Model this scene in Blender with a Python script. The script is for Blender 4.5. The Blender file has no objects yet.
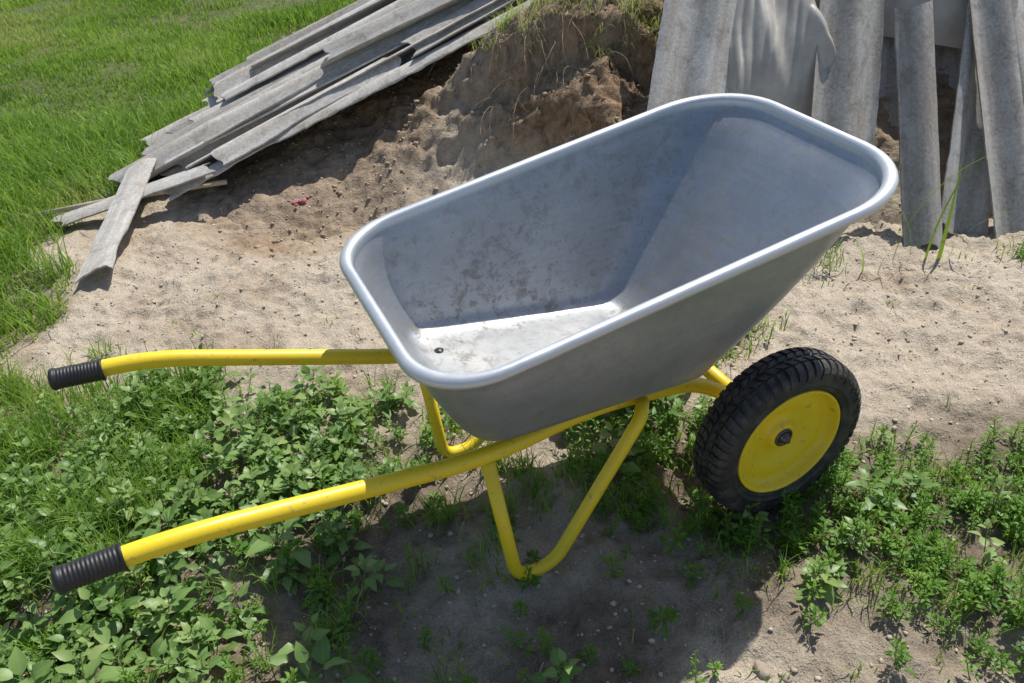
import bpy, math, numpy as np, random
from mathutils import Vector, Matrix
rng=np.random.default_rng(7); random.seed(7)
sc=bpy.context.scene
# ---------------------------------------------------------------- helpers
_lat=[np.random.default_rng(100+i).random((256,256)) for i in range(12)]
def vn(x,y,s=0):
    L=_lat[s%12]; x=np.asarray(x,float)+31.7*s; y=np.asarray(y,float)+17.3*s
    xi=np.floor(x).astype(int);yi=np.floor(y).astype(int);fx=x-xi;fy=y-yi
    fx=fx*fx*(3-2*fx);fy=fy*fy*(3-2*fy)
    a=L[xi&255,yi&255];b=L[(xi+1)&255,yi&255];c=L[xi&255,(yi+1)&255];d=L[(xi+1)&255,(yi+1)&255]
    return (a*(1-fx)+b*fx)*(1-fy)+(c*(1-fx)+d*fx)*fy-.5
def fbm(x,y,f,o=4,s=0,g=.5):
    r=0;a=1
    for i in range(o):
        r=r+a*vn(x*f,y*f,s+i);f*=2.03;a*=g
    return r
def ss(a,b,x):
    t=np.clip((x-a)/(b-a),0,1);return t*t*(3-2*t)
def mk(name,V,faces,mat=None,smooth=True,attrs=None,parent=None):
    V=np.asarray(V,float)
    me=bpy.data.meshes.new(name)
    if isinstance(faces,(list,)) and len(faces) and isinstance(faces[0],np.ndarray) and faces[0].ndim==2:
        n=[f.shape[0] for f in faces];k=[f.shape[1] for f in faces]
        loops=np.concatenate([f.ravel() for f in faces]).astype(np.int32)
        tot=np.concatenate([np.full(a,b) for a,b in zip(n,k)]).astype(np.int32)
        st=np.concatenate([[0],np.cumsum(tot)[:-1]]).astype(np.int32)
        me.vertices.add(len(V));me.vertices.foreach_set('co',V.astype(np.float32).ravel())
        me.loops.add(len(loops));me.loops.foreach_set('vertex_index',loops)
        me.polygons.add(len(tot));me.polygons.foreach_set('loop_start',st);me.polygons.foreach_set('loop_total',tot)
        me.update(calc_edges=True)
    else:
        me.from_pydata([tuple(v) for v in V],[],[tuple(int(i) for i in f) for f in faces]);me.update()
    me.polygons.foreach_set('use_smooth',np.full(len(me.polygons),smooth))
    if attrs is not None:
        for an,arr in attrs.items():
            at=me.color_attributes.new(an,'FLOAT_COLOR','POINT')
            A=np.ones((len(V),4),np.float32);A[:,:arr.shape[1]]=arr
            at.data.foreach_set('color',A.ravel())
    me.validate()
    ob=bpy.data.objects.new(name,me);sc.collection.objects.link(ob)
    if mat: me.materials.append(mat)
    if parent: ob.parent=parent
    return ob
def gridfaces(nx,ny,wrapx=False):
    i,j=np.meshgrid(np.arange(nx if wrapx else nx-1),np.arange(ny-1),indexing='xy')
    i=i.ravel();j=j.ravel();i2=(i+1)%nx
    return np.stack([j*nx+i,j*nx+i2,(j+1)*nx+i2,(j+1)*nx+i],1)
def inpoly(x,y,P):
    r=np.zeros(len(x),bool);n=len(P);j=n-1
    for i in range(n):
        xi,yi=P[i];xj,yj=P[j]
        c=((yi>y)!=(yj>y))&(x<(xj-xi)*(y-yi)/(yj-yi+1e-12)+xi)
        r^=c;j=i
    return r
# ---------------------------------------------------------------- materials
def newmat(n):
    m=bpy.data.materials.new(n);m.use_nodes=True;nt=m.node_tree
    return m,nt,nt.nodes['Principled BSDF']
def N(nt,t,**k):
    n=nt.nodes.new(t)
    for a,b in k.items(): setattr(n,a,b)
    return n
def noise(nt,scale,detail=6,rough=.6,co=None,dist=0):
    n=N(nt,'ShaderNodeTexNoise');n.inputs['Scale'].default_value=scale;n.inputs['Detail'].default_value=detail
    n.inputs['Roughness'].default_value=rough;n.inputs['Distortion'].default_value=dist
    if co: nt.links.new(co,n.inputs['Vector'])
    return n.outputs['Fac']
def ramp(nt,fac,pts):
    r=N(nt,'ShaderNodeValToRGB');e=r.color_ramp.elements
    while len(e)<len(pts): e.new(.5)
    for q,(p,c) in zip(e,pts):
        q.position=p;q.color=tuple(c)+(1,) if hasattr(c,'__len__') else (c,c,c,1)
    nt.links.new(fac,r.inputs[0]);return r.outputs[0]
def mix(nt,fac,a,b,mode='MIX'):
    m=N(nt,'ShaderNodeMix',data_type='RGBA',blend_type=mode)
    for s,v in ((m.inputs[0],fac),(m.inputs[6],a),(m.inputs[7],b)):
        if hasattr(v,'links') : nt.links.new(v,s)
        elif hasattr(v,'__len__'): s.default_value=tuple(v)+(1,)
        else: s.default_value=v
    return m.outputs[2]
def mth(nt,op,a,b=0.):
    m=N(nt,'ShaderNodeMath',operation=op)
    for s,v in zip(m.inputs,(a,b)):
        if hasattr(v,'links'): nt.links.new(v,s)
        else: s.default_value=v
    return m.outputs[0]
def bump(nt,h,st,dist,bs,prev=None):
    b=N(nt,'ShaderNodeBump');b.inputs['Strength'].default_value=st;b.inputs['Distance'].default_value=dist
    nt.links.new(h,b.inputs['Height'])
    if prev: nt.links.new(prev,b.inputs['Normal'])
    nt.links.new(b.outputs[0],bs.inputs['Normal']);return b.outputs[0]
def objco(nt): return N(nt,'ShaderNodeTexCoord').outputs['Object']

def soil_mat():
    m,nt,bs=newmat('sandy_soil');co=objco(nt);L=nt.links
    at=N(nt,'ShaderNodeAttribute',attribute_name='mask');sep=N(nt,'ShaderNodeSeparateColor');L.new(at.outputs['Color'],sep.inputs[0])
    n1=noise(nt,2.2,4,.62,co);n2=noise(nt,28,5,.7,co);n3=noise(nt,260,2,.7,co)
    sand=ramp(nt,n1,[(.3,(.42,.345,.25)),(.5,(.51,.43,.33)),(.7,(.59,.505,.395))])
    sand=mix(nt,.5,sand,ramp(nt,n2,[(.32,(.24,.19,.135)),(.5,(.51,.43,.33)),(.68,(.62,.54,.43))]))
    sand=mix(nt,.45,sand,ramp(nt,n3,[(.3,(.21,.17,.125)),(.5,(.49,.41,.315)),(.7,(.74,.66,.55))]))
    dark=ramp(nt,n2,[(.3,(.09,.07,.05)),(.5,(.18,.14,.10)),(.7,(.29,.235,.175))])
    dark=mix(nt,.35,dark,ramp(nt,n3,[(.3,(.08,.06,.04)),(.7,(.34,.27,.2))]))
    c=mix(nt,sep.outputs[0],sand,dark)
    green=ramp(nt,n2,[(.3,(.04,.06,.018)),(.6,(.10,.14,.03)),(.75,(.16,.17,.06))])
    c=mix(nt,sep.outputs[1],c,green)
    clay_and_shade=ramp(nt,n2,[(.3,(.13,.08,.045)),(.5,(.29,.195,.12)),(.7,(.42,.30,.20))])
    c=mix(nt,sep.outputs[2],c,clay_and_shade)
    L.new(c,bs.inputs['Base Color']);bs.inputs['Roughness'].default_value=.95;bs.inputs['Specular IOR Level'].default_value=.15
    p=bump(nt,n2,.8,.022,bs);bump(nt,n3,.7,.004,bs,p)
    return m
def paint_mat():
    m,nt,bs=newmat('yellow_paint');co=objco(nt)
    n=noise(nt,9,5,.6,co);n2=noise(nt,60,4,.6,co)
    c=mix(nt,ramp(nt,n,[(.35,0.),(.75,.35)]),(.88,.64,.02),(.70,.52,.04))
    c=mix(nt,ramp(nt,n2,[(.60,0.),(.72,.75)]),c,(.35,.27,.10))
    nt.links.new(c,bs.inputs['Base Color']);nt.links.new(ramp(nt,n,[(.3,.3),(.7,.48)]),bs.inputs['Roughness'])
    bump(nt,n2,.12,.002,bs);return m
def metal_mat():
    m,nt,bs=newmat('galvanised_steel');co=objco(nt);L=nt.links
    n=noise(nt,4,5,.6,co,.3);n2=noise(nt,30,7,.75,co);n3=noise(nt,7,5,.7,co);n4=noise(nt,130,3,.6,co)
    mp=N(nt,'ShaderNodeMapping');mp.inputs['Scale'].default_value=(3,3,40);L.new(co,mp.inputs[0])
    st=noise(nt,3,5,.6,mp.outputs[0])
    vo=N(nt,'ShaderNodeTexVoronoi');vo.inputs['Scale'].default_value=110;L.new(co,vo.inputs['Vector'])
    base=ramp(nt,n,[(.3,(.325,.35,.38)),(.7,(.44,.465,.495))])
    base=mix(nt,.08,base,vo.outputs['Color'],'SOFT_LIGHT')
    base=mix(nt,ramp(nt,st,[(.4,0.),(.75,.4)]),base,(.29,.295,.30))
    at=N(nt,'ShaderNodeAttribute',attribute_name='dirt_highlight');sep=N(nt,'ShaderNodeSeparateColor');L.new(at.outputs['Color'],sep.inputs[0])
    sp=mth(nt,'MULTIPLY',ramp(nt,n2,[(.50,0.),(.60,.9)]),ramp(nt,n3,[(.40,.05),(.6,1.)]))
    sp=mth(nt,'MAXIMUM',sp,ramp(nt,n4,[(.62,0.),(.68,.8)]))
    dm=mth(nt,'MULTIPLY',sep.outputs[0],sp)
    base=mix(nt,dm,base,(.19,.17,.14))
    dust=mth(nt,'MULTIPLY',sep.outputs[1],ramp(nt,n3,[(.35,.25),(.65,.9)]))
    base=mix(nt,mth(nt,'MULTIPLY',dust,mth(nt,'SUBTRACT',1.,dm)),base,(.54,.52,.48))
    base=mix(nt,sep.outputs[2],base,(.66,.68,.70))  # rim highlight painted as a paler base colour
    L.new(base,bs.inputs['Base Color'])
    mt=mth(nt,'SUBTRACT',.62,mth(nt,'MULTIPLY',mth(nt,'ADD',dm,dust),.6));L.new(mt,bs.inputs['Metallic'])
    L.new(ramp(nt,n3,[(.3,.34),(.7,.52)]),bs.inputs['Roughness'])
    bump(nt,n,.2,.006,bs)
    return m
def rubber_mat(n,c=.022,r=.62,dust=.0):
    m,nt,bs=newmat(n);co=objco(nt);a=noise(nt,30,5,.6,co)
    k=mix(nt,ramp(nt,a,[(.45,0.),(.75,dust)]),(c,c,c*1.02),(.22,.19,.15))
    nt.links.new(k,bs.inputs['Base Color']);bs.inputs['Roughness'].default_value=r;bump(nt,noise(nt,200,3,.5,co),.15,.001,bs);return m
def plain(n,c,r=.5,me=0,var=.3,sc_=20):
    m,nt,bs=newmat(n);co=objco(nt);a=noise(nt,sc_,4,.65,co)
    k=ramp(nt,a,[(.3,tuple(v*(1-var) for v in c)),(.7,tuple(min(1,v*(1+var)) for v in c))])
    nt.links.new(k,bs.inputs['Base Color']);bs.inputs['Roughness'].default_value=r;bs.inputs['Metallic'].default_value=me
    bump(nt,a,.4,.004,bs);return m
def slate_mat():
    m,nt,bs=newmat('asbestos_cement');co=objco(nt);oi=N(nt,'ShaderNodeObjectInfo').outputs['Random']
    v=N(nt,'ShaderNodeVectorMath',operation='ADD');nt.links.new(co,v.inputs[0]);nt.links.new(oi,v.inputs[1]);co=v.outputs[0]
    a=noise(nt,4,6,.7,co);b=noise(nt,90,4,.75,co);d=noise(nt,14,6,.7,co,.5)
    mp=N(nt,'ShaderNodeMapping');mp.inputs['Scale'].default_value=(1.2,14,3);nt.links.new(co,mp.inputs[0]);s=noise(nt,2.5,5,.65,mp.outputs[0])
    c=ramp(nt,a,[(.3,(.34,.325,.30)),(.5,(.47,.455,.42)),(.7,(.58,.56,.525))])
    c=mix(nt,ramp(nt,d,[(.50,0.),(.64,.65)]),c,(.17,.155,.13))
    c=mix(nt,ramp(nt,s,[(.42,0.),(.66,.7)]),c,(.26,.20,.14))
    c=mix(nt,.3,c,ramp(nt,b,[(.3,(.15,.14,.12)),(.5,(.42,.40,.37)),(.7,(.70,.68,.64))]))
    hs=N(nt,'ShaderNodeHueSaturation');nt.links.new(c,hs.inputs['Color']);nt.links.new(mth(nt,'ADD',.78,mth(nt,'MULTIPLY',oi,.5)),hs.inputs['Value'])
    nt.links.new(hs.outputs[0],bs.inputs['Base Color']);bs.inputs['Roughness'].default_value=.92;bs.inputs['Specular IOR Level'].default_value=.2
    bump(nt,b,.4,.003,bs);return m
def leafmat(n,cols,trans=.4,veins=False,rough=.5):
    m,nt,bs=newmat(n);L=nt.links
    at=N(nt,'ShaderNodeAttribute',attribute_name='lc');sep=N(nt,'ShaderNodeSeparateColor');L.new(at.outputs['Color'],sep.inputs[0])
    k=len(cols);c=ramp(nt,sep.outputs[0],[(i/(k-1),q) for i,q in enumerate(cols)])
    if veins:
        ac=sep.outputs[1];al=sep.outputs[2]
        w=mth(nt,'SINE',mth(nt,'MULTIPLY',mth(nt,'SUBTRACT',al,mth(nt,'MULTIPLY',ac,.28)),44.))
        vm=mth(nt,'MAXIMUM',mth(nt,'MULTIPLY',mth(nt,'GREATER_THAN',w,.88),.35),mth(nt,'LESS_THAN',ac,.09))
        c=mix(nt,mth(nt,'MULTIPLY',vm,.45),c,(.30,.40,.18))
    L.new(c,bs.inputs['Base Color']);bs.inputs['Roughness'].default_value=rough;bs.inputs['Specular IOR Level'].default_value=.35
    tr=N(nt,'ShaderNodeBsdfTranslucent');L.new(mix(nt,.5,c,(.36,.52,.05)),tr.inputs[0])
    mx=N(nt,'ShaderNodeMixShader');mx.inputs[0].default_value=trans
    L.new(bs.outputs[0],mx.inputs[1]);L.new(tr.outputs[0],mx.inputs[2]);L.new(mx.outputs[0],nt.nodes['Material Output'].inputs[0]);return m
M_soil=soil_mat();M_y=paint_mat();M_g=metal_mat();M_t=rubber_mat('tyre_rubber',.022,.6,.4);M_h=rubber_mat('grip_rubber',.015,.5,.1)
M_sl=slate_mat()
M_steel=plain('dark_steel',(.12,.11,.10),.4,.8)
M_grass=leafmat('grass_blades',[(.08,.18,.02),(.18,.33,.04),(.28,.44,.07),(.50,.46,.20)],.45)
M_weed=leafmat('weed_leaves',[(.08,.17,.04),(.14,.25,.06),(.21,.33,.09),(.30,.38,.12)],.3,True,.42)
M_fine=leafmat('small_leaves',[(.07,.18,.02),(.14,.29,.035),(.22,.38,.05)],.38)
# ---------------------------------------------------------------- terrain functions
P0=(-1.29,2.94)
def stackplane(x,y):
    s=(x-P0[0])*.915+(y-P0[1])*.404; v=-(x-P0[0])*.404+(y-P0[1])*.915
    return .03+.273*s,s,v
def ground_h(x,y):
    near=1-ss(7,12,np.hypot(x,y-2))
    sand=ss(-1.6,-1.2,x)
    h=.045*fbm(x,y,1.4,2,1)+ .034*fbm(x,y,6,3,3,.6)*(.4+.6*sand)+.013*fbm(x,y,32,3,5,.6)*(.5+sand)
    h=h-.10*ss(.45,.0,np.hypot((x+.72)/1.3,(y-2.85)))   # dug hollow at the foot of the pile
    return h*near
def mound_h(x,y):
    yf=np.interp(x,[-1.3,-.7,0,.5,.9,1.3,1.8,2.6,3.5],[3.05,2.98,2.80,2.58,2.42,2.42,2.5,2.6,2.7])
    yf=yf+.16*fbm(x,y*0,2.5,3,2)
    sl=np.interp(x,[-1.3,-.6,-.1,.5,.85,1.1,2,3.5],[.25,.5,1.05,1.3,1.15,1.1,1.05,1.0])
    d=y-yf
    top=np.interp(x,[-1.3,-.6,-.1,.5,1.2,3,4],[.05,.27,.56,.78,.9,.9,.5])
    h=top*(1-np.exp(-np.clip(d,-.3,9)*sl/top))
    bank=ss(-.2,.15,x)*ss(.75,.55,x)
    st=.11*ss(.10,.22,d+.10*fbm(x,y,4,4,9))+.24*ss(.34,.47,d+.22*fbm(x,y,4.5,4,2))-.26*ss(.0,.9,d)
    h=h+bank*st*.8
    h=np.where(d<0,d*.5,h)
    back=ss(5.6,4.2,y+.5*np.minimum(x,0)*-1)
    h=h*np.where(d>0,back,1)
    amp=ss(-.05,.25,h)*(1-.7*ss(.55,.8,x))
    h=h+amp*(.13*fbm(x,y,3.6,4,4,.55)+.06*np.abs(fbm(x,y,9,3,6,.6)))+.022*fbm(x,y,22,4,7,.65)-.012
    p,s,v=stackplane(x,y)
    lim=p-.10+np.maximum(0,-v-.05)*1.1+np.maximum(0,s-1.5)*2+np.maximum(0,v-1.0)*.4
    lim=np.where(s<-.1,9,lim+ .03*fbm(x,y,10,3,3))
    return np.minimum(h,lim)
def terr(x,y):
    return np.maximum(ground_h(x,y),np.where((x>-1.5)&(x<4)&(y>2.2)&(y<5.6),mound_h(x,y),-9))
GP=[(-30,1.2),(-1.42,1.35),(-1.48,1.95),(-1.5,2.3),(-1.62,2.6),(-1.66,2.9),(-1.3,3.15),(-1.15,3.6),(-.45,3.75),(-.1,4.5),(.2,5.6),(4,5.9),(30,6),(30,60),(-30,60)]
W1=[(-1.42,1.85),(-1.1,1.74),(-.85,1.8),(-.5,1.72),(-.28,1.72),(-.1,1.55),(-.15,1.33),(-.38,1.2),(-.28,1.03),(-.1,.95),(.05,.85),(.1,.5),(-1.6,.5),(-1.6,1.2)]
W2=[(.16,1.5),(.3,1.62),(.5,1.6),(.55,1.38),(.78,1.42),(1.15,1.38),(1.5,1.32),(1.5,.93),(.95,.92),(.6,.98),(.42,1.05),(.25,1.25)]
def softmask(x,y,P,r=.08,k=9):
    a=0
    g=np.random.default_rng(5)
    for i in range(k):
        dx,dy=g.normal(0,r,2);a=a+inpoly(x+dx+.2*vn(x*5,y*5,3),y+dy+.2*vn(x*5,y*5,8),P)
    return a/k
def axis(lo,hi,st,far,n):
    a=np.arange(lo,hi,st);t=np.linspace(0,1,n)[1:]
    return np.concatenate([(lo-far*t**2.5)[::-1],a,a[-1]+far*t**2.5])
xs=axis(-2.3,2.6,.012,60,26);ys=axis(.3,4.3,.012,60,26)
X,Y=np.meshgrid(xs,ys);x=X.ravel();y=Y.ravel()
z=ground_h(x,y)
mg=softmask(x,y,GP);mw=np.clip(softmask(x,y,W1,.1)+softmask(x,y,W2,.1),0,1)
shade_tint=.8*ss(.45,.2,np.hypot((x+.75)/1.25,(y-2.86)))*(.8+.8*fbm(x,y,5,3,2))  # shade beside the sheet stack, painted into the soil as darker brown
mask=np.stack([np.clip(mw*.6+.75*ss(1.65,1.3,y)*(.6+1.3*fbm(x,y,4,3,2)),0,1),mg*.9,np.clip(.35*ss(.25,.6,fbm(x,y,3,3,9)+.1)+shade_tint,0,1)],1)
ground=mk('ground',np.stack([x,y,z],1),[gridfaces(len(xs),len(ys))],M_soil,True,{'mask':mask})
xs=np.arange(-1.45,4,.012);ys=np.arange(2.25,5.6,.012)
X,Y=np.meshgrid(xs,ys);x=X.ravel();y=Y.ravel();z=mound_h(x,y)
st=ss(.05,.3,z)
clay_and_shade=np.clip(st*(.9+.8*fbm(x,y,3,3,5))*ss(1.5,.9,x*.6+.2)+.6*ss(-.1,-.5,x),0,1)  # clay face, plus stack shade painted as brown on the left foot
mask=np.stack([np.clip(.10+.6*fbm(x,y,5,3,1),0,.35),.9*softmask(x,y,GP),clay_and_shade],1)
nx_=.03*fbm(x,z*3+y,9,4,2)*st;ny_=-.045*np.abs(fbm(x,z*4+y*3,8,4,8,.6))*st
mound=mk('dirt_mound',np.stack([x+nx_,y+ny_,z],1),[gridfaces(len(xs),len(ys))],M_soil,True,{'mask':mask})
# ---------------------------------------------------------------- wheelbarrow
wb=bpy.data.objects.new('wheelbarrow',None);sc.collection.objects.link(wb)
wb.location=(.4333,1.5216,0);wb.rotation_euler=(0,0,.4019)
def tube(name,pts,rad,mat,nseg=18,cap=True,parent=wb):
    pts=[Vector(p) for p in pts];n=len(pts);V=[];
    T=[(pts[min(i+1,n-1)]-pts[max(i-1,0)]).normalized() for i in range(n)]
    ref=Vector((0,0,1)) if abs(T[0].z)<.9 else Vector((1,0,0))
    a=T[0].cross(ref).normalized()
    for i in range(n):
        a=(a-T[i]*a.dot(T[i])).normalized();b=T[i].cross(a)
        r=rad[i] if hasattr(rad,'__len__') else rad
        for k in range(nseg):
            t=2*math.pi*k/nseg;V.append(pts[i]+(a*math.cos(t)+b*math.sin(t))*r)
    F=[tuple(f) for f in gridfaces(nseg,n,True)]
    if cap: F+= [tuple(range(nseg))[::-1],tuple((n-1)*nseg+k for k in range(nseg))]
    return mk(name,V,F,mat,True,None,parent)
def fillet(P,rads,n=8):
    P=[Vector(p) for p in P];out=[P[0]]
    for i in range(1,len(P)-1):
        r=rads[i-1];a=(P[i-1]-P[i]).normalized();b=(P[i+1]-P[i]).normalized()
        r=min(r,(P[i-1]-P[i]).length*.48,(P[i+1]-P[i]).length*.48)
        s=P[i]+a*r;e=P[i]+b*r
        for k in range(n+1):
            t=k/n;out.append(s*(1-t)**2+P[i]*2*t*(1-t)+e*t*t)
    out.append(P[-1]);return out
def ring(Q,r_b,r_f,inset=0,dz=0):
    ub,uf,vb,vf,wb_,wf=Q
    c=[(ub+inset,-(vb-inset),r_b),(uf-inset,-(vf-inset),r_f),(uf-inset,(vf-inset),r_f),(ub+inset,(vb-inset),r_b)]
    out=[];ne=[10,6,10,6]
    arcs=[]
    for i in range(4):
        p=Vector(c[i][:2]);a=Vector(c[i-1][:2]);b=Vector(c[(i+1)%4][:2]);r=max(.012,c[i][2]-inset*.6)
        s=p+(a-p).normalized()*r;e=p+(b-p).normalized()*r;k=.58
        c1=s+(p-s)*k;c2=e+(p-e)*k;A=[]
        for j in range(13):
            t=j/12;A.append(s*(1-t)**3+c1*3*t*(1-t)**2+c2*3*t*t*(1-t)+e*t**3)
        arcs.append(A)
    for i in range(4):
        out+=arcs[i];s=arcs[i][-1];e=arcs[(i+1)%4][0]
        for j in range(1,ne[i]): out.append(s.lerp(e,j/ne[i]))
    return [(p.x,p.y,wb_+(wf-wb_)*(p.x-ub)/(uf-ub)+dz) for p in out]
FQ=np.array([-.632,-.124,.204,.178,.367,.313]);RQ=np.array([-.7414,.2389,.3015,.309,.575,.7137])
ZR=.011
rings=[];dirt_highlight=[]
def add(Q,rb,rf,ins,dz,d,e,g=0): rings.append(ring(Q,rb,rf,ins,dz));dirt_highlight.append((d,e,g))
add(FQ,.07,.06,.10,0,.8,.75);add(FQ,.07,.06,.06,0,1,.65);add(FQ,.07,.06,.030,0,1,.45);add(FQ,.07,.06,.016,.002,1,.25);add(FQ,.07,.06,.006,.008,1,.1)
TI=.022
for t in (.06,.12,.22,.35,.5,.65,.8,.92):
    Q=FQ*(1-t)+RQ*t; bow=.010*math.sin(math.pi*t)
    add(Q,.07+.07*t,.06+.12*t,TI*t-bow,0,.9-.35*t,.1)
add(RQ,.14,.18,TI,-.012,.4,0)
for A in (180,150,120,90,60,30,0,-35,-70,-100): 
    a=math.radians(A);add(RQ,.14,.18,ZR*(1-math.cos(a)),ZR*math.sin(a),.2,.2,.8)  # last value sets the painted highlight on the rolled rim
nr=len(rings[0]);V=np.array([p for r in rings for p in r])
d=np.repeat(np.array(dirt_highlight),nr,0)
V=np.concatenate([V,V[:nr].mean(0)[None]]);d=np.concatenate([d,[[.7,.85,0]]])
ci=len(V)-1
F=[tuple(f) for f in gridfaces(nr,len(rings),True)]+[((k+1)%nr,k,ci) for k in range(nr)]
tray=mk('tray',V,F,M_g,True,{'dirt_highlight':d},wb)
so=tray.modifiers.new('s','SOLIDIFY');so.thickness=.0015;so.offset=0
def lathe(name,prof,mat,ax_pt,n=64,parent=wb,side=1,smooth=True,close=False):
    V=[];m=len(prof)
    for r,l in prof:
        for k in range(n):
            t=2*math.pi*k/n;V.append((ax_pt[0]+r*math.cos(t),ax_pt[1]+side*l,ax_pt[2]+r*math.sin(t)))
    F=[tuple(f) if side<0 else tuple(f)[::-1] for f in gridfaces(n,m,True)]
    if close:
        F+=[tuple(range((m-1)*n,m*n))]
    return mk(name,V,F,mat,smooth,None,parent)
for i,(u,v) in enumerate([(-.585,-.12),(-.585,.12)]):
    w=.367+(.313-.367)*(u+.632)/.508
    V=[];
    for r,h in ((.010,.0012),(.010,.002),(.006,.0022),(.0055,.003),(.003,.004),(.0004,.0042)):
        for k in range(20):
            t=2*math.pi*k/20;V.append((u+r*math.cos(t),v+r*math.sin(t),w+h))
    mk('tray_bolt_%d'%i,V,[tuple(f) for f in gridfaces(20,6,True)],M_steel,True,None,wb)
TR=.0163
H0=(-1.2967,.2592,.4605);G=(-1.2029,.2512,.4565);U1=(-1.1232,.2498,.4548);U2=(-.611,.1775,.3204)
for s,nm in ((-1,'near'),(1,'far')):
    S=lambda p:(p[0],p[1]*s,p[2])
    pts=[S((-1.285,.258,.460)),S(U1),S(U2),S((-.36,.125,.302)),S((-.12,.125,.272)),S((.0,.14,.19))]
    tube('handle_tube_'+nm,fillet(pts,[.13,.12,.1,.05]),TR,M_y)
    a=Vector(S(H0));b=Vector(S(G));ax=(b-a);n=70
    pp=[];rr=[]
    for i in range(n+1):
        t=i/n;pp.append(a+ax*t)
        if t<.06: r=.0205*math.sqrt(max(.15,1-((.06-t)/.06)**2))
        elif t<.12: r=.0212
        elif t>.95: r=.0215
        else: r=.0198+.0006*math.sin(t*2*math.pi*16)
        rr.append(r)
    tube('grip_'+nm,pp,rr,M_h,24)
    lv=.209 if s<0 else .195
    lp=[S((-.612,.182,.318)),S((-.582,lv,.002)),S((-.498,lv,.002)),S((-.285,.186,.290)),S((-.26,.15,.297))]
    tube('leg_'+nm,fillet(lp,[.042,.042,.03],10),.0138,M_y,16)
tube('axle',[(0,-.290,.19),(0,.290,.19)],.0095,M_steel,20)
tube('axle_sleeve',[(0,-.205,.19),(0,.205,.19)],.0165,M_y,20)
def wheel(s,nm):
    c=(0,s*.2635,.19)
    prof=[(.126,-.030),(.130,-.037),(.142,-.0435),(.157,-.0455),(.170,-.0435),(.1785,-.038),(.1835,-.026),(.1850,-.012),(.1855,0),(.1850,.012),(.1835,.026),(.1785,.038),(.170,.0435),(.157,.0455),(.1475,.0442),(.1465,.0458),(.1445,.0458),(.1435,.0437),(.135,.041),(.1325,.0415),(.130,.037),(.126,.030)]
    lathe('tyre_'+nm,prof,M_t,c,96,side=s)
    V=[];F=[]
    def blk(cs,wid,th,skew):
        b=len(V)
        for j,(ri,ro,l) in enumerate(cs):
            tt=th+skew*j
            for r,dt in ((ri,-wid*1.15),(ri,wid*1.15),(ro,wid),(ro,-wid)):
                V.append((c[0]+r*math.cos(tt+dt),c[1]+s*l,c[2]+r*math.sin(tt+dt)))
        m=len(cs)
        for j in range(m-1):
            for k in range(4):
                F.append((b+j*4+k,b+j*4+(k+1)%4,b+(j+1)*4+(k+1)%4,b+(j+1)*4+k))
        F.append((b,b+3,b+2,b+1));F.append(tuple(b+(m-1)*4+k for k in range(4)))
    n=54
    for i in range(n):
        t=2*math.pi*i/n
        for sg in (-1,1):
            o=(.5 if sg>0 else 0)*2*math.pi/n
            long=i%2==0
            sec=[(.180,.1885,sg*.019),(.179,.1875,sg*.029),(.174,.1820,sg*.0390),(.166,.1725,sg*.0455)]
            if long: sec.append((.158,.163,sg*.0464))
            blk(sec,.034,t+o,.012)
            blk([(.182,.1895,sg*.003),(.182,.1895,sg*.009),(.181,.189,sg*.0155)],.036,t+o+.05,-.025)
    mk('tread_'+nm,V,F,M_t,False,None,wb)
    rp=[(.124,.020),(.1275,.030),(.1275,.0385),(.1255,.0405),(.1225,.0400),(.1205,.037),(.1185,.026),(.114,.017),(.108,.014),(.100,.0155),(.092,.0165),(.080,.0145),(.064,.005),(.050,.001),(.040,.002),(.034,.006),(.031,.012),(.029,.0165),(.0265,.0175),(.0215,.0175)]
    lathe('rim_'+nm,rp,M_y,c,96,side=s)
    lathe('rim_inner_'+nm,[(.1275,-.0385),(.124,-.0405),(.119,-.035),(.112,-.02),(.09,-.018),(.06,-.006),(.03,-.012),(.012,-.014)],M_y,c,64,side=s)
    lathe('hub_'+nm,[(.0215,.010),(.0215,.020),(.020,.0215),(.016,.0218),(.0155,.0185),(.0115,.0185),(.0115,.022),(.009,.022)],M_steel,c,32,side=s,close=True)
    lathe('axle_nut_'+nm,[(.0125,.0195),(.0125,.0215),(.0100,.022),(.0100,.0275),(.0085,.029),(.0060,.029),(.0060,.033),(.0048,.034)],M_steel,c,24,side=s,close=True)
wheel(-1,'near');wheel(1,'far')
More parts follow.
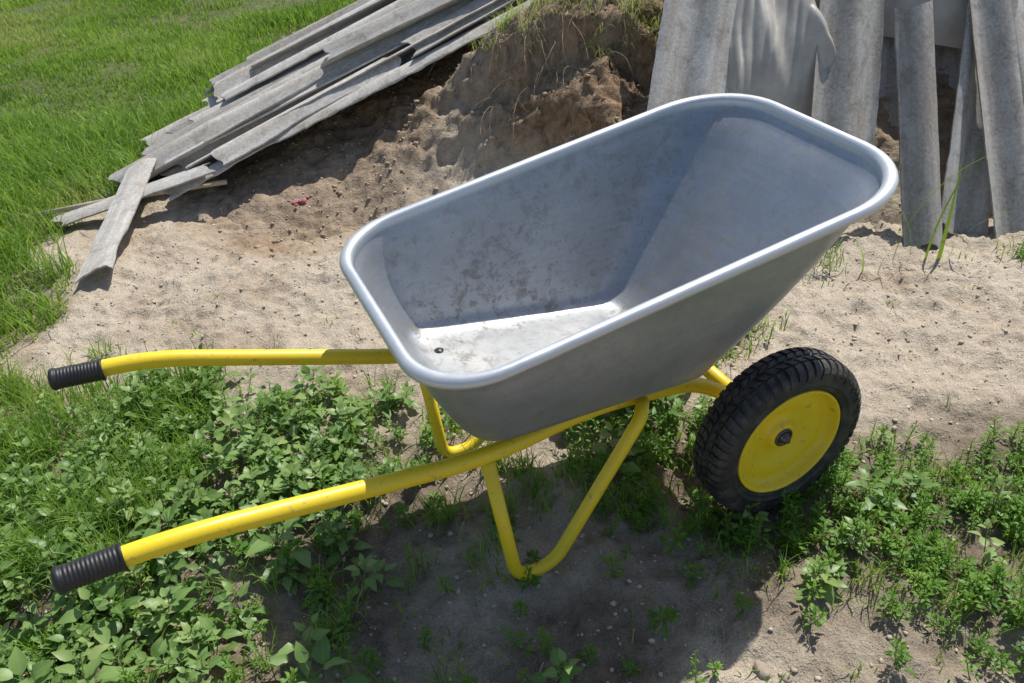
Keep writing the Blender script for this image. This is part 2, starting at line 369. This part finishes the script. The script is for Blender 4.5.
# ---------------------------------------------------------------- corrugated sheets
def sheet(origin,D,Wd,L,W,pitch=.15,amp=.021,th=.006,jag=.02,seed=0,ph=0,name='corrugated_roof_sheet'):
    D=Vector(D).normalized();Wd=Vector(Wd);Wd=(Wd-D*Wd.dot(D)).normalized();Nn=D.cross(Wd)
    if Nn.z<0: Nn=-Nn
    o=Vector(origin)
    nl=max(8,int(L/.02));nw=max(8,int(W/.008))
    a=np.linspace(0,1,nl);b=np.linspace(0,1,nw);A,B=np.meshgrid(a,b,indexing='ij')
    j0=jag*fbm(B*W,B*0+seed,7,4,seed,.7)*2;j1=jag*fbm(B*W,B*0+seed+9,6,4,seed+1,.7)*2
    chip=lambda q:jag*.08*fbm(q*L,q*0+seed+3,5,4,seed+2,.9)-jag*.7*np.clip(fbm(q*L,q*0+seed+7,3,2,seed+4)-.25,0,1)
    e0=-chip(A);e1=chip(A+3)
    l=(A*L)+j0*(1-A)+j1*A;w=B*W+e0*np.clip(1-B*4,0,1)+e1*np.clip(B*4-3,0,1)
    hh=amp*np.sin(2*np.pi*w/pitch+ph)
    V=[]
    for dh in (th/2,-th/2):
        V.append(np.stack([l,w,hh+dh],-1).reshape(-1,3))
    V=np.concatenate(V);n=nl*nw
    q=gridfaces(nw,nl);F=[q, (q+n)[:,::-1]]
    def strip(idx):
        idx=np.array(idx);return np.stack([idx[:-1],idx[1:],idx[1:]+n,idx[:-1]+n],1)
    F+= [strip(np.arange(nw))[:,::-1],strip((nl-1)*nw+np.arange(nw)),strip(np.arange(nl)*nw),strip(np.arange(nl)*nw+nw-1)[:,::-1]]
    ob=mk(name,V,[np.concatenate(F)],M_sl,True)
    Mx=Matrix.Identity(4)
    for i,v in enumerate((D,Wd,Nn)):
        for k in range(3): Mx[k][i]=v[k]
    Mx.translation=o;ob.matrix_world=Mx
    md=ob.modifiers.new('e','EDGE_SPLIT');md.split_angle=math.radians(50)
    return ob
Dh=Vector((.884,.39,.264));Wd=Vector((-.404,.915,0))
def SP(s,v,dz=0):
    return Vector((P0[0],P0[1],.03+dz))+Vector((.915,.404,.273))*s+Wd*v
for i,(s,v,dz,L,W,yaw,ti) in enumerate([
    (.02,-.04,.015,1.80,.72,-.01,.016),
    (.10,.01,.050,1.64,.62,.010,.026),
    (-.14,.10,.065,1.30,.24,.05,.03),
    (.26,.11,.10,1.52,.46,-.03,.02),
    (.05,.22,.085,1.10,.20,.07,.01),
    (.34,.32,.125,1.45,.34,.03,.022),
    (.50,.46,.140,1.30,.22,-.04,.03),
    (.72,.14,.150,.95,.16,-.09,.02),
    (1.05,-.02,.095,.72,.13,.04,.03),
    (.25,-.05,.060,.75,.12,.06,.01),
    (-.26,.22,.02,.85,.14,.14,-.05)]):
    d=(Dh+Wd*yaw+Vector((0,0,ti))).normalized()
    sheet(SP(s,v,dz),d,Wd+Vector((0,0,random.uniform(-.08,.08))),L,W,seed=i,ph=i*1.3,jag=.05,pitch=.17,amp=.023)
sheet((-1.40,2.40,.035),(-.06,.70,.06),(1,.1,.10),.72,.115,pitch=.3,amp=.015,seed=12,jag=.05)
sheet((-1.62,2.78,.03),(.55,.18,.10),(-.3,.9,.0),.62,.08,pitch=.25,amp=.012,seed=13,jag=.05)
for i,(o,d,w,L,W,p) in enumerate([
    ((.47,2.62,.26),(.22,.60,.76),(1,-.16,.0),1.3,.30,.165),
    ((.97,2.42,.12),(.16,.62,.76),(1,-.15,-.05),1.3,.21,.15),
    ((1.27,2.27,-.02),(.04,.60,.78),(1,.10,.05),.80,.12,.17),
    ((1.40,2.37,-.02),(.22,.60,.74),(1,.12,.06),1.0,.17,.16),
    ((1.57,2.30,-.02),(.0,.63,.75),(1,.05,-.10),.86,.13,.16),
    ((1.71,2.40,-.02),(-.06,.62,.76),(1,-.05,.08),1.1,.4,.16),
    ((1.19,2.60,.10),(.18,.62,.76),(1,.1,-.04),.85,.20,.16),
    ((1.38,2.58,.06),(-.05,.66,.74),(1,.1,0),.90,.40,.16),
    ((2.05,2.55,0),(.1,.6,.75),(1,-.1,0),1.2,.6,.16)]):
    sheet(o,d,w,L,W,pitch=p,amp=.020,seed=20+i,ph=i*2.1+1,jag=.04,th=.007)
# ---------------------------------------------------------------- sacks
M_sack=plain('woven_plastic',(.44,.41,.36),.5,0,.22,10)
def sack(cx,cy,lx,ly,seed,zo=.06,rot=0):
    n=110;a=np.linspace(-1,1,n);A,B=np.meshgrid(a,a)
    X=cx+lx*A*math.cos(rot)-ly*B*math.sin(rot);Yy=cy+lx*A*math.sin(rot)+ly*B*math.cos(rot)
    e=np.clip(1-np.maximum(abs(A),abs(B))**6,0,1)
    base=np.interp(Yy.ravel(),[2.2,2.6,3,3.6,4.5],[.0,.30,.64,.82,.9]).reshape(X.shape)
    fold=.07*fbm(X+seed,Yy*.7,4,2,seed,.5)+.022*np.sin(8*A+4*B+5*fbm(A,B,1.1,2,seed))+.009*np.abs(np.sin(15*A-9*B+6*fbm(A,B,1.5,2,seed+1)))
    Z=base+zo+.03+e*(.05+fold)-(1-e)*.14
    mk('plastic_sack',np.stack([X,Yy,Z],-1).reshape(-1,3),[gridfaces(n,n)],M_sack,True)
sack(.93,2.95,.20,.30,3,.04,.1);sack(1.40,3.12,.30,.22,5,.04,-.2);sack(1.15,3.35,.3,.3,8,.06,0)
# ---------------------------------------------------------------- grass
def blades(name,px,py,pz,L,wd,bend,segs,mat,colv,lean=None):
    n=len(px);az=rng.uniform(0,2*np.pi,n) if lean is None else lean
    t=np.linspace(0,1,segs+1);V=np.zeros((n,2*segs+1,3),np.float32)
    side=az+np.pi/2+rng.normal(0,.4,n);sx=np.cos(side);sy=np.sin(side)
    for i,tt in enumerate(t):
        ang=bend*tt*1.0
        r=L*(1-np.cos(ang))/bend;h=L*np.sin(ang)/bend
        cx=px+np.cos(az)*r;cy=py+np.sin(az)*r;cz=pz+h
        w=wd*(1-tt**1.6)*.5
        if i<segs:
            V[:,2*i]=np.stack([cx-sx*w,cy-sy*w,cz],1);V[:,2*i+1]=np.stack([cx+sx*w,cy+sy*w,cz],1)
        else: V[:,2*segs]=np.stack([cx,cy,cz],1)
    b=(np.arange(n)*(2*segs+1))[:,None]
    Q=[b+np.array([[2*i,2*i+1,2*i+3,2*i+2]]) for i in range(segs-1)]
    fs=[]
    if Q: fs.append(np.concatenate(Q))
    fs.append(b+np.array([[2*segs-2,2*segs-1,2*segs]]))
    k=2*segs+1
    lc=np.stack([np.repeat(colv,k),np.zeros(n*k),np.tile(np.repeat(t,2)[:k],n)],1)
    return mk(name,V.reshape(-1,3),fs,mat,True,{'lc':lc})
def scat(n,x0,x1,y0,y1): return rng.uniform(x0,x1,n),rng.uniform(y0,y1,n)
def accept(x,y,P,f=lambda x,y:1,r=.06):
    k=(softmask(x,y,P,r,5)*f(x,y))>rng.random(len(x));return x[k],y[k]
a,b=scat(210000,-4.4,.6,2.0,7.2)
a,b=accept(a,b,GP,lambda x,y:np.clip(.72+1.5*fbm(x,y,2.6,4,2),.06,1))
k=(a>-1.15-.62*b)&~((a>-1.2)&(b<3.5));a,b=a[k],b[k]
p,s,v=stackplane(a,b);k=~((s>-.05)&(s<1.8)&(v>-.05)&(v<.65));a,b=a[k],b[k]
col=np.clip(.50+.8*fbm(a,b,1.6,4,4)+rng.normal(0,.16,len(a)),0,1)
blades('lawn_grass',a,b,terr(a,b)-.005,rng.uniform(.03,.075,len(a))*np.clip(1+.9*fbm(a,b,2,3,6),.5,1.6),rng.uniform(.005,.008,len(a)),rng.uniform(.3,1.6,len(a)),3,M_grass,col)
a,b=scat(60000,-2.6,-1.0,1.0,4.3)
L1=[(-2.8,1.0),(-1.45,1.2),(-1.42,1.9),(-1.5,2.35),(-1.6,2.65),(-1.62,2.95),(-1.3,3.3),(-1.15,3.7),(-1.4,4.1),(-2.8,3.9)]
a,b=accept(a,b,L1,lambda x,y:np.clip(.45+1.3*fbm(x,y,4,3,6),.05,1),.05)
p,s,v=stackplane(a,b);k=~((s>-.02)&(v>-.05)&(v<.65));a,b=a[k],b[k]
blades('tall_grass',a,b,terr(a,b)-.005,rng.uniform(.06,.19,len(a)),rng.uniform(.003,.007,len(a)),rng.uniform(.4,2.2,len(a)),5,M_grass,np.clip(rng.normal(.42,.2,len(a)),0,1))
TX=[];TY=[];TL=[]
def tuft(cx,cy,n,r,l):
    TX.append(rng.normal(cx,r,n));TY.append(rng.normal(cy,r,n));TL.append(rng.uniform(.5,1,n)*l)
for _ in range(150): tuft(rng.uniform(-1.45,-.8),rng.uniform(1.1,1.85),40,.028,.14)
for _ in range(170):
    x_,y_=rng.uniform(.15,1.4),rng.uniform(.85,1.6)
    if inpoly(np.array([x_]),np.array([y_]),W2)[0]: tuft(x_,y_,26,.022,.075)
for _ in range(75): tuft(rng.uniform(-1.2,-.05),rng.uniform(.75,1.65),26,.018,.11)
for _ in range(22): tuft(rng.uniform(-.1,.4),rng.uniform(1.25,1.6),26,.018,.09)
for _ in range(30): tuft(rng.uniform(-.25,1.2),rng.uniform(.85,1.2),9,.02,.045)
for c in [(.62,1.86),(.70,1.92),(.56,1.80),(1.60,2.22),(1.66,2.16),(.95,2.24),(1.02,2.3),(1.9,2.3),(-.35,1.72),(.1,1.72),(-1.2,2.0)]: tuft(c[0],c[1],45,.03,.09)
for _ in range(40): tuft(rng.uniform(-1.3,1.8),rng.uniform(1.5,2.5),6,.012,.035)
TX=np.concatenate(TX);TY=np.concatenate(TY);TL=np.concatenate(TL)
blades('grass_tufts',TX,TY,terr(TX,TY)-.004,TL,rng.uniform(.002,.0045,len(TX)),rng.uniform(.4,2.,len(TX)),5,M_grass,np.clip(rng.normal(.4,.2,len(TX)),0,1))
# dry grass hanging over the brink of the bank
TX=[];TY=[];TL=[]
for _ in range(110): tuft(rng.uniform(-.1,.62),rng.uniform(3.0,3.6),20,.025,.14)
TX=np.concatenate(TX);TY=np.concatenate(TY);TL=np.concatenate(TL);tz=terr(TX,TY);k=tz>.42;TX,TY,TL,tz=TX[k],TY[k],TL[k],tz[k]
blades('dry_grass',TX,TY,tz-.004,TL,rng.uniform(.0015,.003,len(TX)),rng.uniform(1.2,3.0,len(TX)),7,M_grass,np.where(rng.random(len(TX))<.7,.95,.45),rng.normal(-1.57,.9,len(TX)))
# ---------------------------------------------------------------- broadleaf weeds
def leaves(name,base,az,pit,size,roll,mat,colv,asp=.55,curl=.5,petiole=.25):
    ts=np.array([0,.12,.32,.55,.78,1.]);wf=np.array([0,.62,1,.86,.5,0])*asp*.5
    T=[];
    for i,(t,w) in enumerate(zip(ts,wf)):
        if w==0: T.append((t,0,0,0,t))
        else: T+= [(t,-w,.22*w,1,t),(t,0,0,0,t),(t,w,.22*w,1,t)]
    T=np.array(T)
    F4=[];idx=lambda r:1+3*(r-1)
    for r in (1,2,3):
        a0=idx(r);a1=idx(r+1);F4+=[[a0,a0+1,a1+1,a1],[a0+1,a0+2,a1+2,a1+1]]
    last=13;F3=[[0,2,1],[0,3,2],[10,11,last],[11,12,last]]
    n=len(az);k=14
    x=T[:,0][None]*size[:,None]+petiole*size[:,None];y=T[:,1][None]*size[:,None];z=T[:,2][None]*size[:,None]
    wav=.05*np.sin(T[:,0]*13+rng.uniform(0,6,(n,1)))*np.abs(T[:,1])[None]*4*size[:,None]
    z=z+wav-curl*(T[:,0][None]**2)*size[:,None]*rng.uniform(.3,1.,(n,1))
    cr,sr=np.cos(roll)[:,None],np.sin(roll)[:,None];y,z=y*cr-z*sr,y*sr+z*cr
    cp,sp=np.cos(pit)[:,None],np.sin(pit)[:,None];x,z=x*cp-z*sp,x*sp+z*cp
    ca,sa=np.cos(az)[:,None],np.sin(az)[:,None];X=x*ca-y*sa;Yy=x*sa+y*ca
    V=np.stack([X,Yy,z],-1)+base[:,None,:]
    b=(np.arange(n)*k)[:,None,None]
    f4=(b+np.array(F4)[None]).reshape(-1,4);f3=(b+np.array(F3)[None]).reshape(-1,3)
    lc=np.stack([np.repeat(colv,k),np.tile(T[:,3],n),np.tile(T[:,4],n)],1)
    return V.reshape(-1,3),[f4,f3],lc
def plants(name,cx,cy,hgt,nl,lsize,mat,asp,pet,flat=.2):
    B=[];AZ=[];PI=[];SZ=[];CO=[]
    stems=[]
    G_=terr(np.asarray(cx),np.asarray(cy))
    for x_,y_,h_,g in zip(cx,cy,hgt,G_):
        g=float(g);n=int(nl*rng.uniform(.6,1.3));tone=rng.normal(.45,.2)
        lx,ly=rng.normal(0,.3,2)*h_;a0=rng.uniform(0,6)
        sz0=rng.uniform(.6,1.3)
        stems.append((x_,y_,g-.01,x_+lx,y_+ly,g+h_))
        for i in range(n):
            t=(i+.5)/n
            B.append((x_+lx*t,y_+ly*t,g+.008+h_*t));AZ.append(a0+i*2.4+rng.normal(0,.25));PI.append(flat+.75*t**2+rng.normal(0,.18))
            SZ.append(lsize*sz0*(1.15-.65*t)*rng.uniform(.8,1.15));CO.append(np.clip(tone+.35*(t-.4)+rng.normal(0,.08),0,1))
    B=np.array(B);AZ=np.array(AZ);PI=np.array(PI);SZ=np.array(SZ);CO=np.array(CO)
    V,F,lc=leaves(name,B,AZ,PI,SZ,rng.normal(0,.25,len(AZ)),mat,CO,asp,.45,pet)
    S=[(s[0:3],s[3:6],.0016) for s in stems]
    d=np.stack([np.cos(AZ)*np.cos(PI),np.sin(AZ)*np.cos(PI),np.sin(PI)],1)*(SZ*(pet+.1))[:,None]
    A=np.concatenate([np.array([s[0] for s in S]),B]);E=np.concatenate([np.array([s[1] for s in S]),B+d])
    R=np.concatenate([np.full(len(S),.0018),np.full(len(B),.0008)]);m=len(A);o=len(V)
    off=np.array([[1,0,0],[-.5,.87,0],[-.5,-.87,0]])
    PV=np.concatenate([A[:,None]+off[None]*R[:,None,None],E[:,None]+off[None]*R[:,None,None]*.6],1).reshape(-1,3)
    bb=(np.arange(m)*6)[:,None,None]+o
    pf=(bb+np.array([[0,1,4,3],[1,2,5,4],[2,0,3,5]])[None]).reshape(-1,4)
    V=np.concatenate([V,PV]);lc=np.concatenate([lc,np.tile([[.85,.5,.03]],(len(PV),1))])
    return mk(name,V,[np.concatenate([F[0],pf]),F[1]],mat,True,{'lc':lc})
a,b=scat(1500,-1.5,.3,.55,1.9)
a,b=accept(a,b,W1,lambda x,y:np.clip(.42+1.9*fbm(x,y,4.5,3,9)-.35*ss(-.5,.1,x),.02,.85),.05)
plants('broadleaf_weeds',a,b,rng.uniform(.02,.09,len(a)),11,.038,M_weed,.62,.35)
a,b=scat(12,-1.1,-.35,.85,1.3)
plants('large_weeds',a,b,rng.uniform(.06,.11,12),10,.058,M_weed,.6,.4)
c=np.array([(.28,1.52),(.33,1.45),(.37,1.55),(.44,1.5),(.25,1.42),(.65,1.12),(.98,1.18),(.5,1.2),(.40,1.62),(.21,1.38),(.9,1.05),(1.2,1.2),(1.05,1.02),(.75,1.22),(1.1,1.3),(.58,1.05),(.85,1.27)]);
plants('nightshade_weeds',c[:,0],c[:,1],rng.uniform(.05,.11,len(c)),12,.042,M_weed,.6,.35)
a,b=scat(1500,.1,1.6,.8,1.7);a,b=accept(a,b,W2,lambda x,y:np.clip(.48+1.7*fbm(x,y,5,3,3),.03,.85),.05)
a2,b2=scat(700,-1.4,.3,.7,1.75);a2,b2=accept(a2,b2,W1,lambda x,y:.5+0*x)
a3,b3=scat(60,-.3,1.2,.8,1.3)
e=np.array([(.62,1.86),(.66,1.9),(.7,1.84),(.58,1.8),(1.6,2.2),(1.64,2.24),(1.57,2.17),(.93,2.25),(1.0,2.2),(.05,1.75),(-.1,1.78),(.52,1.72)])
a=np.concatenate([a,a2,a3,e[:,0]]);b=np.concatenate([b,b2,b3,e[:,1]])
plants('small_weeds',a,b,rng.uniform(.015,.075,len(a)),24,.016,M_fine,.5,.6,.3)
# ---------------------------------------------------------------- clods, pebbles, twigs
def rocks(name,px,py,pz,s,mat):
    ph=(1+5**.5)/2
    v=np.array([(-1,ph,0),(1,ph,0),(-1,-ph,0),(1,-ph,0),(0,-1,ph),(0,1,ph),(0,-1,-ph),(0,1,-ph),(ph,0,-1),(ph,0,1),(-ph,0,-1),(-ph,0,1)])/1.9
    f=np.array([(0,11,5),(0,5,1),(0,1,7),(0,7,10),(0,10,11),(1,5,9),(5,11,4),(11,10,2),(10,7,6),(7,1,8),(3,9,4),(3,4,2),(3,2,6),(3,6,8),(3,8,9),(4,9,5),(2,4,11),(6,2,10),(8,6,7),(9,8,1)])
    n=len(px);V=v[None]*s[:,None,None]*rng.uniform(.65,1.25,(n,12,1))
    V=V*np.stack([rng.uniform(.8,1.3,n),rng.uniform(.8,1.3,n),rng.uniform(.45,.8,n)],1)[:,None]
    a=rng.uniform(0,6.3,n);ca,sa=np.cos(a)[:,None],np.sin(a)[:,None]
    V=np.stack([V[...,0]*ca-V[...,1]*sa,V[...,0]*sa+V[...,1]*ca,V[...,2]],-1)+np.stack([px,py,pz],1)[:,None]
    F=(np.arange(n)*12)[:,None,None]+f[None]
    return mk(name,V.reshape(-1,3),[F.reshape(-1,3)],mat,True)
a,b=scat(26000,-1.5,2.4,.7,3.6);s=.0011+.0032*rng.random(len(a))**6*1.8;k=softmask(a,b,GP,.05,5)<.3;a,b,s=a[k],b[k],s[k]
M_clod=plain('soil_clods_sand',(.49,.41,.31),.95,0,.3,60)
rocks('soil_clods',a,b,terr(a,b)+s*.15,s,M_clod)
a,b=scat(800,-.9,1.0,2.5,3.6);s=rng.uniform(.003,.013,len(a))*rng.random(len(a));rocks('mound_clods',a,b,terr(a,b)+s*.2,s+.002,plain('clay_clods',(.38,.28,.19),.95,0,.35,40))
a,b=scat(60,-1.3,1.8,.8,2.3);s=rng.uniform(.002,.006,60);rocks('gravel',a,b,terr(a,b)+s*.1,s,plain('pebble',(.34,.30,.25),.8,0,.35,50))
M_stone=plain('limestone',(.36,.29,.22),.9,0,.3,30)
for (x_,y_,s_) in [(.415,.872,.021),(.455,.865,.015),(.43,.845,.011)]:
    o=rocks('stone',np.array([0.]),np.array([0.]),np.array([0.]),np.array([s_]),M_stone)
    o.location=(x_,y_,float(terr(np.array([x_]),np.array([y_]))[0])+s_*.1)
    bv=o.modifiers.new('b','BEVEL');bv.width=s_*.15;bv.segments=2
M_tw=plain('dry_stem',(.30,.22,.14),.9,0,.3,30)
def twigs(name,items,mat):
    V=[];F=[]
    for pts,r in items:
        pts=[Vector(p) for p in pts];o=len(V)
        for i,p in enumerate(pts):
            rr=r*(1-.6*i/len(pts))
            for k in range(4):
                t=math.pi/2*k;V.append(p+Vector((math.cos(t)*rr,math.sin(t)*rr*.7,math.sin(t)*rr*.7)))
        for i in range(len(pts)-1):
            for k in range(4): F.append((o+i*4+k,o+i*4+(k+1)%4,o+i*4+4+(k+1)%4,o+i*4+4+k))
    return mk(name,V,F,mat,True)
it=[]
T1=lambda x,y:float(terr(np.array([x]),np.array([y]))[0])
for _ in range(130):
    x_,y_=rng.uniform(-1.2,1.8),rng.uniform(.8,2.6);an=rng.uniform(0,6.3);L=rng.uniform(.03,.16);pts=[]
    for i in range(6):
        pts.append((x_,y_,T1(x_,y_)+.004));x_+=math.cos(an)*L/5;y_+=math.sin(an)*L/5;an+=rng.normal(0,.25)
    it.append((pts,rng.uniform(.0006,.0014)))
twigs('dry_straw',it,plain('straw',(.50,.41,.27),.9,0,.3,30))
it=[]
for _ in range(130):
    x_,y_=rng.uniform(-.1,.6),rng.uniform(3.0,3.5);z_=T1(x_,y_)+.02;v=Vector((rng.normal(0,.5),-.8,rng.uniform(-.1,.6))).normalized();p=Vector((x_,y_,z_));pts=[]
    L=rng.uniform(.08,.30)
    for i in range(8):
        pts.append(tuple(p));p=p+v*L/7;v=(v+Vector((rng.normal(0,.15),rng.normal(0,.1),-.28))).normalized();p.z=max(p.z,T1(p.x,p.y)+.004)
    it.append((pts,rng.uniform(.0008,.0018)))
twigs('exposed_roots',it,M_tw)
A=np.array([(1.30,2.22,.38,.2,.5,.012),(1.33,2.20,.32,1.2,.4,.014),(1.22,2.26,.50,.25,1.6,.006),(1.26,2.24,.32,3.0,1.1,.007),(1.36,2.2,.26,-.4,1.3,.008),(1.1,2.2,.22,3.6,1.2,.005),(1.15,2.2,.2,-1.,1.1,.005),(1.05,2.22,.25,2.6,1.5,.004)])
blades('wild_grass_plant',A[:,0],A[:,1],terr(A[:,0],A[:,1])-.01,A[:,2],A[:,5],A[:,4],12,M_grass,np.full(len(A),.35),A[:,3])
tube('wooden_stick',[(-1.72,2.86,.05),(-1.4,2.92,.07),(-1.05,3.0,.07)],[.009,.012,.010],plain('old_wood',(.50,.41,.29),.85,0,.3,25),8,True,None)
o=rocks('pink_rag',rng.normal(-.78,.035,14),rng.normal(2.98,.03,14),np.zeros(14),np.full(14,.010),plain('pink_cloth',(.45,.13,.16),.8,0,.3,30));o.location.z=T1(-.78,2.98)+.002
# ---------------------------------------------------------------- light, camera
S=Vector((.31,.45,.85)).normalized()
su=bpy.data.lights.new('sun','SUN');su.energy=5.0;su.angle=math.radians(.5);su.color=(1,.97,.91)
so_=bpy.data.objects.new('sun',su);sc.collection.objects.link(so_);so_.rotation_euler=S.to_track_quat('Z','Y').to_euler()
w=bpy.data.worlds.new('World');sc.world=w;w.use_nodes=True;nt=w.node_tree
sky=nt.nodes.new('ShaderNodeTexSky');sky.sky_type='NISHITA';sky.sun_disc=False
sky.sun_elevation=math.asin(S.z);sky.sun_rotation=math.atan2(S.x,S.y)
nt.links.new(sky.outputs[0],nt.nodes['Background'].inputs[0]);nt.nodes['Background'].inputs[1].default_value=.12
sc.view_settings.view_transform='Standard'
try: sc.view_settings.look='None'
except: pass
sc.view_settings.exposure=0
cam=bpy.data.cameras.new('camera');co=bpy.data.objects.new('camera',cam);sc.collection.objects.link(co);sc.camera=co
cam.sensor_width=36;cam.lens=836.3*36/1024;cam.clip_start=.05;cam.clip_end=500
p,r=.6195,-.0638
Fv=Vector((0,math.cos(p),-math.sin(p)));Rv=Vector((1,0,0));Uv=Vector((0,math.sin(p),math.cos(p)))
R2=Rv*math.cos(r)+Uv*math.sin(r);U2_=Uv*math.cos(r)-Rv*math.sin(r)
Mx=Matrix.Identity(4)
for i,v in enumerate((R2,U2_,-Fv)):
    for k in range(3): Mx[k][i]=v[k]
Mx.translation=(0,0,1.375);co.matrix_world=Mx
